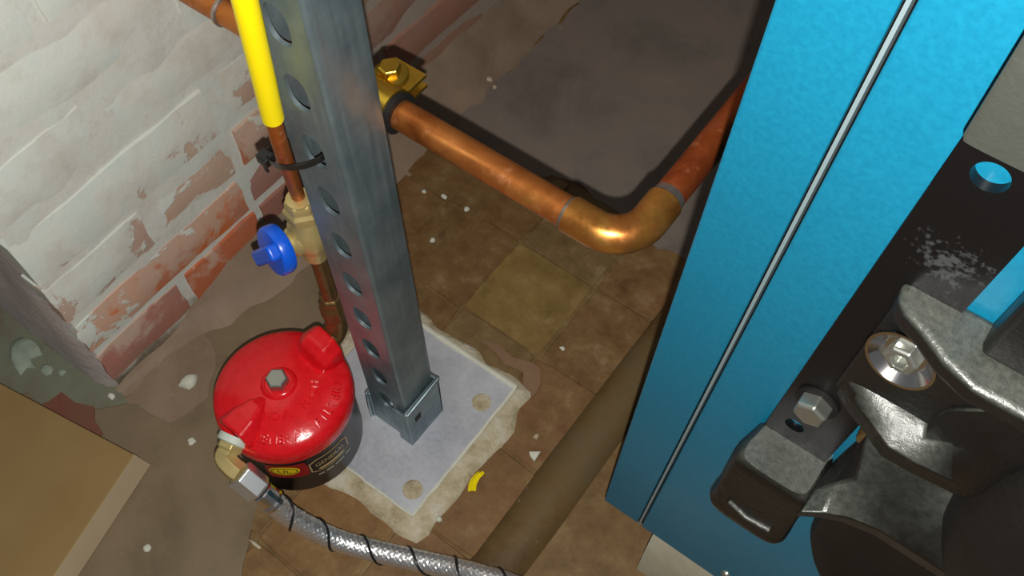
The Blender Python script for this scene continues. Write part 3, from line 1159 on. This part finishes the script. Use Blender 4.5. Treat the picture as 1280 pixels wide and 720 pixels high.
# ================================================================== OUTLET ELBOW + BRAIDED HOSE
oe = Vector((FC.x, FC.y, 0.1035)) + OD * 0.0500
oc = on_z(279, 576, 0.098)
hz0 = on_z(300, 592, 0.094)
outl = empty('brass_elbow', 'brass elbow on the near side of the red filter', 'pipe fitting', tuple(oc))
dv = (oc - oe).normalized()
obj('taped_bush', lathe(B(), oe, dv, [(0.0125, 0), (0.0125, 0.0055), (0.011, 0.0065)], 28), M_TAPE, outl, label='white taped bush')
obj('elbow_body', tube(B(), spline([oe + dv * 0.005, oe + dv * 0.011, oc + (oe - oc) * 0.12, oc + (hz0 - oc) * 0.55, hz0], 5), 0.0088, 6), M_BRASS, outl, smooth=0, bevel=0.0012)
obj('elbow_collar', lathe(B(), oe + dv * 0.006, dv, [(0.0108, 0), (0.0108, 0.005), (0.0095, 0.006)], 6), M_BRASS, outl, smooth=0, bevel=0.0008)

hose = empty('braided_hose', 'steel braided flexible hose with a chrome nut curving along the floor', 'hose', tuple(on_z(440, 680, 0.0)))
n0, n1 = on_z(299, 592, 0.094), on_z(334, 621, 0.076)
hd = (n1 - n0).normalized()
obj('chrome_nut', lathe(B(), n0, hd, [(0.0112, 0), (0.0122, 0.001), (0.0122, 0.0195), (0.0112, 0.0215)], 6, 0.0), M_NUT, hose, smooth=0, bevel=0.0007, label='mirror bright chrome hexagon nut')
f0 = n0 + hd * 0.0215
f1 = on_z(352, 636, 0.060)
fd = (f1 - f0).normalized()
obj('ferrule', lathe(B(), f0, fd, [(0.0088, 0), (0.0096, 0.001), (0.0096, 0.012), (0.0104, 0.014), (0.0104, 0.017)], 16), M_CHROME, hose, smooth=0)
HP = [f0 + fd * 0.012, on_z(362, 645, 0.050), on_z(400, 666, 0.027), on_z(440, 681, 0.0145), on_z(500, 696, 0.0112), on_z(560, 709, 0.0150), on_z(606, 721, 0.0255), on_z(650, 736, 0.0262), on_z(720, 775, 0.0150), on_z(770, 820, 0.0112), Vector((0.06, 0.155, 0.0112)), Vector((0.20, 0.215, 0.0112)), Vector((0.34, 0.33, 0.0112))]
cl = spline(HP, 40)
# resample evenly
acc = [0.0]
for i in range(1, len(cl)): acc.append(acc[-1] + (cl[i] - cl[i - 1]).length)
HL = acc[-1]


def at_len(s):
    for i in range(1, len(acc)):
        if acc[i] >= s:
            t = (s - acc[i - 1]) / max(1e-9, acc[i] - acc[i - 1])
            return cl[i - 1].lerp(cl[i], t)
    return cl[-1]


NS, NA = 1300, 60
ctr = [at_len(HL * i / NS) for i in range(NS + 1)]
HR = 0.0089
fr = []
t = (ctr[1] - ctr[0]).normalized()
_, a, b = frame(t)
for i in range(NS + 1):
    tn = (ctr[min(NS, i + 1)] - ctr[max(0, i - 1)]).normalized()
    q = t.rotation_difference(tn)
    a = q @ a; b = q @ b; t = tn
    fr.append((a.copy(), b.copy()))
bm = B()
rr = []
NSTR = 12
for i in range(NS + 1):
    s = HL * i / NS
    r = []
    for j in range(NA):
        th = 2 * PI * j / NA
        u1 = NSTR * th + s * 2 * PI / 0.0052
        u2 = NSTR * th - s * 2 * PI / 0.0052
        hgt = max(math.cos(u1) * (0.6 + 0.4 * math.cos(u2 / 2)), math.cos(u2) * (0.6 + 0.4 * math.sin(u1 / 2)))
        rad = HR + 0.00045 * hgt
        r.append(ctr[i] + (fr[i][0] * math.cos(th) + fr[i][1] * math.sin(th)) * rad)
    rr.append(r)
rings(bm, rr)
obj('braid', bm, M_CHROME if False else simple('stainless_braid', g(0.80), 0.33, 0.9), hose, smooth=180)
bm = B()
pitchT = 0.040
path = []
for i in range(0, NS + 1, 3):
    s = HL * i / NS
    th = 2 * PI * s / pitchT + 1.3
    path.append(ctr[i] + (fr[i][0] * math.cos(th) + fr[i][1] * math.sin(th)) * (HR + 0.0003))
tube(bm, path, 0.0012, 6)
obj('tracer_thread', bm, M_BLACKP, hose, label='black tracer thread')

# ================================================================== ZIP TIE
zt0 = tz(355, 178)
tie = empty('zip_tie', 'black cable tie fastening the oil tube to the post', 'cable tie', (TX, TY, zt0))
loop = []
px_ = sx0 + LEAN * zt0
mid = Vector(((TX + px_ + 0.012) / 2, TY - 0.004, zt0))
for k in range(33):
    a = 2 * PI * k / 32
    loop.append(Vector((mid.x + (abs(px_ + 0.014 - TX) / 2 + 0.009) * math.cos(a), mid.y + 0.0135 * math.sin(a) - 0.004 * math.cos(a), zt0 + 0.010 + 0.021 * math.cos(a))))
bm = B()
for i in range(32):
    pass
rr = []
for p in loop[:-1]:
    o2 = (p - mid); o2.z = 0; o2.normalize()
    rr.append([p + Vector((0, 0, 0.0021)), p + o2 * 0.0012 + Vector((0, 0, 0.0021)), p + o2 * 0.0012 - Vector((0, 0, 0.0021)), p - Vector((0, 0, 0.0021))])
rr.append(rr[0])
rings(bm, rr, False)
bmesh.ops.remove_doubles(bm, verts=bm.verts, dist=1e-6)
obj('strap', bm, M_BLACKP, tie)
hp = Vector((TX, TY, zt0)) + Vector((-0.004, -0.0105, -0.006))
bm = box(B(), hp + Vector((-0.0045, -0.0045, -0.0035)), hp + Vector((0.0045, 0.0035, 0.0035)))
box(bm, hp + Vector((-0.0018, -0.0035, -0.011)), hp + Vector((0.0018, -0.002, -0.003)))
obj('head', bm, M_BLACKP, tie, bevel=0.0008)

# ================================================================== BOILER
BV = 0.240
boiler = empty('boiler', 'teal blue enamelled boiler with black iron burner door', 'boiler', (0.15, 0.45, 0.08))


def lft(z): return -0.089 + 0.0300 * (z - 0.08)
def grv(z): return -0.0552 + 0.0405 * (z - 0.08)


Z0, Z1 = 0.0800, 0.95
bm = prism(B(), [(lft(Z0), BV, Z0), (grv(Z0) - 0.0035, BV, Z0), (grv(Z1) - 0.0035, BV, Z1), (lft(Z1), BV, Z1)], (0, 0.004, 0))
obj('corner_panel', bm, M_BLUE, boiler, smooth=0, bevel=0.0012)
bm = prism(B(), [(grv(Z0) + 0.0005, BV - 0.001, Z0 + 0.002), (0.50, BV - 0.001, Z0 + 0.002), (0.50, BV - 0.001, Z1), (grv(Z1) + 0.0005, BV - 0.001, Z1)], (0, 0.006, 0))
obj('front_panel', bm, M_BLUE, boiler, smooth=0, bevel=0.0012)
bm = prism(B(), [(grv(Z0) - 0.0024, BV - 0.0006, Z0 + 0.001), (grv(Z0) - 0.0009, BV - 0.0006, Z0 + 0.001), (grv(Z1) - 0.0009, BV - 0.0006, Z1), (grv(Z1) - 0.0024, BV - 0.0006, Z1)], (0, 0.008, 0))
obj('seam_strip', bm, M_TRIM, boiler, smooth=0, label='pale metal seam between the two panels')
bm = prism(B(), [(lft(Z0) + 0.0005, BV + 0.004, Z0), (lft(Z1) + 0.0005, BV + 0.004, Z1), (lft(Z1) + 0.0005, 0.95, Z1), (lft(Z0) + 0.0005, 0.95, Z0)], (0.004, 0, 0))
obj('side_panel', bm, M_BLUE, boiler, smooth=0)
bm = box(B(), (lft(Z1) + 0.006, BV + 0.008, Z0 + 0.012), (0.495, 0.94, Z1 - 0.002))
obj('body', bm, M_DOOR, boiler, smooth=0)
bm = box(B(), (lft(Z1), BV, Z1), (0.5, 0.95, Z1 + 0.004))
obj('top_panel', bm, M_BLUE, boiler, smooth=0)
obj('bottom_bolt', lathe(B(), on_y(908, 717, BV - 0.001) + Vector((0, 0.001, 0)), (0, -1, 0), [(0.004, 0), (0.004, 0.002), (0.0028, 0.0035)], 18), M_STEELBOLT, boiler)

# black hinge bracket with real holes
PV = 0.2345


def plt_l(z): return -0.0130 + 0.0400 * (z - 0.335)
def plt_r(z): return plt_l(z) + 0.0345


zs0, zs1 = 0.300, 0.720
holes = [(on_y(1238, 222, PV), 0.0062), (on_y(993, 532, PV), 0.0050)]
bm = B()
# strips between holes, each hole in its own cell
hs = sorted(holes, key=lambda h: h[0].z)
zcuts = [zs0]
for hpt, r in hs: zcuts += [hpt.z - 0.016, hpt.z + 0.016]
zcuts.append(zs1)
for i in range(len(zcuts) - 1):
    za, zb_ = zcuts[i], zcuts[i + 1]
    hole = next((h for h in hs if za < h[0].z < zb_), None)
    quad = [(plt_l(za), za), (plt_r(za), za), (plt_r(zb_), zb_), (plt_l(zb_), zb_)]
    if not hole:
        prism(bm, [(x, PV, z_) for x, z_ in quad], (0, 0.0045, 0))
        continue
    c, r = hole
    M4 = 8
    outp = []
    for k in range(4):
        p, q = quad[k], quad[(k + 1) % 4]
        for s in range(M4): outp.append((p[0] + (q[0] - p[0]) * s / M4, p[1] + (q[1] - p[1]) * s / M4))
    inn = []
    for (x, z_) in outp:
        an = math.atan2(z_ - c.z, x - c.x)
        inn.append((c.x + r * math.cos(an), c.z + r * math.sin(an)))
    vo = [[bm.verts.new((x, y, z_)) for x, z_ in outp] for y in (PV, PV + 0.0045)]
    vi = [[bm.verts.new((x, y, z_)) for x, z_ in inn] for y in (PV, PV + 0.0045)]
    nn = len(outp)
    for k in range(nn):
        k2 = (k + 1) % nn
        bm.faces.new((vo[0][k], vo[0][k2], vi[0][k2], vi[0][k]))
        bm.faces.new((vo[1][k], vi[1][k], vi[1][k2], vo[1][k2]))
        bm.faces.new((vi[0][k], vi[0][k2], vi[1][k2], vi[1][k]))
M_SHEEN = Mat('black_steel_painted_sheen', 0.3, 0.0, 0.35)  # black steel with a pale flash sheen painted into its colour at one spot
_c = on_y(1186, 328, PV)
_d = M_SHEEN.n('ShaderNodeVectorMath', operation='DISTANCE')
M_SHEEN.l(M_SHEEN.pos(), _d.inputs[0])
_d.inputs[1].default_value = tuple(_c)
_k = M_SHEEN.math('SUBTRACT', M_SHEEN.noise(330, 4, 0.6), M_SHEEN.math('MULTIPLY', _d.outputs['Value'], 16.0))
M_SHEEN.color(M_SHEEN.mix(M_SHEEN.maprange(_k, 0.36, 0.52, 0.0, 0.9), S((13, 12, 13)), S((60, 62, 63))))
brk = obj('hinge_bracket', bm, M_SHEEN.m, boiler, smooth=30, label='flat black steel bracket with round holes')
bp = on_y(1022, 502, PV)
bolt = obj('bracket_bolt', lathe(B(), (bp.x, PV - 0.0012, bp.z), (0, -1, 0), [(0.0085, 0), (0.0085, 0.007), (0.0072, 0.0085)], 6, 0.5), M_STEELBOLT, brk, smooth=0, bevel=0.0006)
obj('washer', lathe(B(), (bp.x, PV, bp.z), (0, -1, 0), [(0.0105, 0), (0.0105, 0.0014), (0.0095, 0.0016)], 28), M_DOOR, brk)


def flat(pix, z, th, close_y=None):
    """horizontal cast flange, its upper face outlined at height z"""
    pts = [on_z(x, y, z) for x, y in pix]
    return prism(B(), pts, (0, 0, -th))


# round burner door with a raised hub
DC = (0.160, 0.280)
door = obj('burner_door', lathe(B(), (DC[0], 0.245, DC[1]), (0, -1, 0), [(0.125, 0), (0.125, 0.006), (0.122, 0.0105), (0.112, 0.0115), (0.108, 0.009), (0.0, 0.009)], 80), M_DOOR, boiler, label='round dark iron burner door')
obj('door_hub', lathe(B(), (0.170, 0.235, 0.405), (0, -1, 0), [(0.101, 0), (0.099, 0.014), (0.092, 0.026), (0.080, 0.033), (0.030, 0.036), (0.0, 0.036)], 80), M_DOOR, door)

# upper hinge casting: recessed backing plate with the bolt, a top flange and a bottom flange
hc = obj('hinge_casting', prism(B(), [(0.0050, 0.2290, 0.421), (0.110, 0.2290, 0.380), (0.110, 0.2290, 0.494), (0.0070, 0.2290, 0.494)], (0, 0.0055, 0)), M_IRON, boiler, bevel=0.0012, label='black cast iron hinge arm')
top = [(0.0050, 0.2355), (0.010, 0.2388), (0.029, 0.2388), (0.110, 0.2395), (0.110, 0.199), (0.078, 0.2065), (0.061, 0.2090), (0.043, 0.2085), (0.031, 0.2125), (0.020, 0.2190), (0.0115, 0.2225), (0.0070, 0.2260)]
obj('top_flange', prism(B(), [(x, y, 0.500) for x, y in top], (0, 0, -0.011)), M_IRON, hc, bevel=0.0032, segs=3)
fr_ = [(1053, 478), (1066, 502), (1085, 525), (1110, 560), (1145, 580), (1190, 602), (1235, 625), (1330, 650)]
bk_ = [(1059, 467), (1080, 478), (1100, 490), (1130, 507), (1160, 522), (1185, 512), (1240, 512), (1340, 560)]
fp = [on_z(x, y, 0.424) for x, y in fr_]
bp_ = [on_z(x, y, 0.433) if x < 1170 else on_y(x, y, 0.2275) for x, y in bk_]
bm = B()
m_ = [a.lerp(b, 0.5) + Vector((0, 0, 0.002)) for a, b in zip(fp, bp_)]
low = [p + Vector((0, 0.002, -0.013)) for p in fp]
bl = [Vector((p.x, max(p.y, 0.230) + 0.004, p.z - 0.02)) for p in bp_]
bd = [Vector((p.x, max(p.y, 0.230) + 0.004, p.z)) for p in bp_]
rings(bm, [[low[i], fp[i], m_[i], bp_[i], bd[i] + Vector((0, 0, -0.004)), bl[i]] for i in range(8)])
obj('bottom_flange', bm, M_IRON, hc, smooth=40, bevel=0.0016, segs=2, bang=35)
obj('rear_lug', prism(B(), [(0.0385, 0.222, 0.500), (0.0420, 0.222, 0.66), (0.080, 0.222, 0.66), (0.085, 0.222, 0.500)], (0, 0.016, 0)), M_IRON, hc, bevel=0.003)

wp = on_y(1126, 450, 0.2215)
WD = Vector((-0.10, -0.99, 0.10)).normalized()
cup = obj('dished_washer', lathe(B(), wp - WD * 0.006, WD, [(0.0062, 0.0005), (0.0085, 0.0005), (0.0132, 0.0058), (0.0140, 0.0060), (0.0140, 0.0070), (0.0128, 0.0070), (0.0082, 0.0020), (0.0062, 0.0020)], 48), M_CHROME, hc, label='bright dished washer')
obj('bolt_head', lathe(B(), wp - WD * 0.006, WD, [(0.0070, 0.0), (0.0070, 0.0065), (0.0060, 0.0075), (0.0038, 0.0075), (0.0036, 0.0030), (0.0, 0.0030)], 6, 0.3), M_STEELBOLT, hc, smooth=0, bevel=0.0004)


def knuckle(zlo, zhi, ul_, ur, vf, rim_top, name):
    bm = B()
    n = 20
    def outline(z, sc, dv_=0):
        w_ = ur - ul_
        pts = [Vector((ul_ + w_ * 0.22, 0.2395, z)), Vector((ul_ + w_ * 0.05 + w_ * 0.5 * (1 - sc), 0.236, z))]
        for k in range(n + 1):
            a = PI + PI * k / n
            c, s = math.cos(a), math.sin(a)
            e = 0.45
            x = (ul_ + ur) / 2 + w_ / 2 * sc * math.copysign(abs(c) ** e, c)
            y = 0.222 + (vf - 0.222) * sc * abs(s) ** e
            pts.append(Vector((x, y, z)))
        pts += [Vector((ur - w_ * 0.5 * (1 - sc), 0.236, z)), Vector((ur - w_ * 0.06, 0.2395, z))]
        return pts
    hgt = zhi - zlo
    if rim_top: lv = [(zlo, 0.97), (zlo + 0.002, 1.0), (zhi - 0.006, 1.0), (zhi, 0.9)]
    else: lv = [(zlo, 1.0), (zlo + 0.004, 1.04), (zlo + 0.008, 0.98), (zhi - 0.010, 0.97), (zhi - 0.004, 0.93), (zhi, 0.80)]
    rings(bm, [outline(z_, s) for z_, s in lv])
    return obj(name, bm, M_IRONG if rim_top else M_IRON, boiler, smooth=35)


k1 = knuckle(0.273, 0.343, -0.0185, 0.0270, 0.2085, False, 'lower_knuckle')
obj('pocket_rim', tube(B(), [(-0.008, 0.2088, 0.294), (0.004, 0.2078, 0.290), (0.018, 0.2082, 0.292)], 0.0022, 10), M_IRON, k1)
k2 = knuckle(0.5865, 0.680, -0.0035, 0.046, 0.2205, True, 'upper_knuckle')
obj('pocket_rim', tube(B(), [(0.016 + 0.013 * math.cos(PI + PI * k / 12), 0.2200, 0.645 + 0.026 * math.sin(PI + PI * k / 12)) for k in range(13)], 0.002, 8), M_IRON, k2)
# lower arm sweeping up from the knuckle towards the casting
fa = [on_z(x, y, 0.362) for x, y in ((1000, 640), (1030, 642), (1060, 648), (1100, 664), (1140, 690), (1190, 722))]
ba = [on_y(x, y, 0.2325) for x, y in ((1042, 578), (1058, 563), (1084, 540), (1110, 540), (1150, 560), (1205, 590))]
bm = B()
rr = []
for a_, b_ in zip(fa, ba):
    mid_ = a_.lerp(b_, 0.5) + Vector((0, -0.0015, -0.0005))
    rr.append([a_ + Vector((0, 0.004, -0.016)), a_, mid_, b_, b_ + Vector((0, 0.002, -0.006))])
rings(bm, rr)
obj('lower_arm', bm, M_IRON, boiler, smooth=40, bevel=0.0015, segs=2, bang=35)
# raised boss in the hollow between the two arms
bp2 = on_y(1088, 556, 0.232)
obj('rusty_boss', lathe(B(), (bp2.x, 0.237, bp2.z), (0, -1, 0), [(0.0075, 0), (0.0070, 0.005), (0.004, 0.007)], 14), M_BRASSD, boiler, label='small rusty brown boss')

# support block below the boiler
bm = B()
pts = [(-0.0445, 0.2345, 0.0), (0.075, 0.2345, 0.0), (0.075, 0.38, 0.0), (-0.0445, 0.38, 0.0)]
pr = []
for i in range(13):
    x = -0.0445 + 0.12 * i / 12
    pr.append([(x, 0.2345 + 0.002 * nz((x, 0, 0), 60), -0.001), (x, 0.2350 + 0.002 * nz((x, 1, 0), 60), 0.046), (x, 0.2415, 0.0775), (x, 0.38, 0.0775), (x, 0.38, -0.001)])
rings(bm, [[Vector(p) for p in r] for r in pr])
tag(obj('concrete_block', bm, M_BLOCK, smooth=30), 'pale concrete block propping the boiler corner', 'block')

# ================================================================== CARDBOARD
cb = empty('cardboard_box', 'flat brown cardboard box lying in the near left corner', 'box', (-0.55, -0.05, 0.0))
q0, q1, q2 = on_z(168, 568, 0.030), on_z(-120, 415, 0.030), on_z(40, 760, 0.030)
ux = (q1 - q0)
vy = (q2 - q0)
top4 = [q0, q0 + vy * 1.6, q0 + vy * 1.6 + ux, q0 + ux]
obj('top_panel', prism(B(), top4, (0, 0, -0.003)), M_CARD, cb, smooth=0, bevel=0.0012)
base4 = [Vector((p.x, p.y, 0.0018)) for p in top4]
s0 = on_z(188, 581, 0.002)
d0 = s0 - base4[0]
sf = [top4[0] + Vector((0, 0, -0.0006)), top4[1] + Vector((0, 0, -0.0006)), Vector((base4[1].x + d0.x, base4[1].y + d0.y, 0.002)), s0]
nrm = (sf[1] - sf[0]).cross(sf[3] - sf[0]).normalized()
if nrm.z > 0: nrm = -nrm
obj('side_flap', prism(B(), sf, nrm * 0.003), M_CARD2, cb, smooth=0, label='paler side flap')
ins = [Vector((p.x, p.y, 0.002)).lerp(Vector((sum(q.x for q in top4) / 4, sum(q.y for q in top4) / 4, 0.002)), 0.01) for p in top4]
obj('box_body', prism(B(), ins, (0, 0, 0.025)), M_CARD, cb, smooth=0)


# ================================================================== SCRAPS AND DEBRIS
def lump(c, rx, ry, rz_, seed, n=9, spiky=0.45):
    bm = B()
    rr = []
    for lvl, (s, zz) in enumerate(((1.0, 0.0), (0.92, 0.55), (0.5, 1.0))):
        r = []
        for j in range(n):
            a = 2 * PI * j / n
            k = 1 + spiky * nz((math.cos(a) * 1.3, math.sin(a) * 1.3, seed + lvl * 0.15), 1.4)
            r.append(Vector((c[0] + rx * s * k * math.cos(a), c[1] + ry * s * k * math.sin(a), c[2] + rz_ * zz)))
        rr.append(r)
    return rings(bm, rr)


sc = on_z(592, 602, 0.0)
arc = []
for k in range(15):
    t = k / 14
    p = on_z(586 + 4 * (1 - t) + 18 * t ** 1.6, 614 - 24 * t + (-3 if 0.2 < t < 0.8 else 0), 0.005)
    arc.append(p)
bm = B()
rr = []
for i, p in enumerate(arc):
    tn = (arc[min(14, i + 1)] - arc[max(0, i - 1)]).normalized()
    s = tn.cross(Vector((0, 0, 1))).normalized()
    wd = 0.0034 * (1 - 0.55 * (i / 14) ** 3)
    rr.append([p - s * wd, p + Vector((0, 0, 0.0022)), p + s * wd, p + s * wd * 0.8 - Vector((0, 0, 0.001)), p + Vector((0, 0, 0.001)), p - s * wd * 0.8 - Vector((0, 0, 0.001))])
rings(bm, rr)
tag(obj('sleeve_scrap', bm, M_YELLOW), 'small curled yellow offcut of plastic sleeve beside the mortar pad', 'scrap')
tr = [on_z(x, y, 0.0045) for x, y in ((661, 564), (676, 564), (672, 570), (668, 576), (663, 570))]
tag(obj('white_chip', prism(B(), tr, (0, 0, -0.004)), M_CHIP, bevel=0.0006), 'white triangular plaster chip on the floor by the half sunk pipe', 'chip')

chips = [
    (237, 478, 0.0075, 0.009, 0.006, M_CHIP, 'plaster_lump', 'cream plaster lump on the floor between wall and filter'),
    (28, 446, 0.020, 0.014, 0.008, M_CHIPG, 'plaster_flake', 'largest grey green plaster flake by the cardboard box'),
    (58, 463, 0.007, 0.006, 0.004, M_CHIPG, 'plaster_flake', 'smaller grey green flake right of the large one'),
    (78, 466, 0.005, 0.004, 0.003, M_CHIPG, 'plaster_flake', 'tiny grey green flake farther from the wall corner'),
    (140, 496, 0.004, 0.003, 0.003, M_CHIP, 'plaster_crumb', 'pale crumb at the foot of the wall corner'),
    (184, 685, 0.0035, 0.003, 0.002, M_CHIP, 'plaster_crumb', 'pale crumb right of the cardboard box'),
    (541, 301, 0.0036, 0.0036, 0.003, M_CHIP, 'plaster_crumb', 'round white crumb alone on a brown tile right of the post'),
    (583, 262, 0.0036, 0.0036, 0.003, M_CHIP, 'plaster_crumb', 'round white crumb just below the copper pipe'),
    (555, 246, 0.005, 0.003, 0.0025, M_CHIP, 'plaster_crumb', 'irregular pale crumb between post and copper pipe'),
    (530, 240, 0.003, 0.003, 0.002, M_CHIP, 'plaster_crumb', 'tiny pale crumb nearest the post'),
    (611, 100, 0.005, 0.005, 0.003, M_PAD, 'mortar_crumb', 'larger cream crumb by the floor seam above the copper pipe'),
    (618, 110, 0.0035, 0.0035, 0.003, M_PAD, 'mortar_crumb', 'cream crumb on the floor seam above the copper pipe'),
    (596, 115, 0.003, 0.003, 0.002, M_PAD, 'mortar_crumb', 'small cream crumb left of the pair by the seam'),
    (646, 54, 0.006, 0.004, 0.003, M_CHIP, 'mortar_crumb', 'grey crumb on the cement near the top of the floor'),
    (703, 436, 0.0036, 0.0026, 0.002, M_CHIP, 'plaster_crumb', 'white crumb at the edge of the olive tile'),
    (670, 546, 0.003, 0.004, 0.003, M_PAD, 'mortar_crumb', 'tan crumb above the white triangular chip'),
    (549, 649, 0.0032, 0.0036, 0.003, M_CHIP, 'plaster_crumb', 'white crumb near the bottom corner of the mortar pad'),
    (765, 548, 0.0036, 0.003, 0.002, M_PAD, 'mortar_crumb', 'tan crumb between half sunk pipe and boiler'),
    (318, 680, 0.007, 0.0016, 0.0015, M_PAD, 'straw_sliver', 'thin straw coloured sliver near the braided hose'),
    (240, 552, 0.004, 0.0035, 0.0012, M_CHIP, 'plaster_crumb', 'flat pale crumb left of the brass elbow'),
]
for i, (x, y, rx, ry, rz_, mt, nm, lb) in enumerate(chips):
    p = on_z(x, y, 0.0008)
    zf = 0.0012
    if x < 90: zf = 0.0
    tag(obj(nm, lump((p.x, p.y, zf), rx * (0.8 if 500 < x < 720 else 1), ry * (0.8 if 500 < x < 720 else 1), rz_, i * 3.1, 14 if rx > 0.01 else 9, 0.9 if rx > 0.01 else 0.45), mt, smooth=60), lb, 'debris')
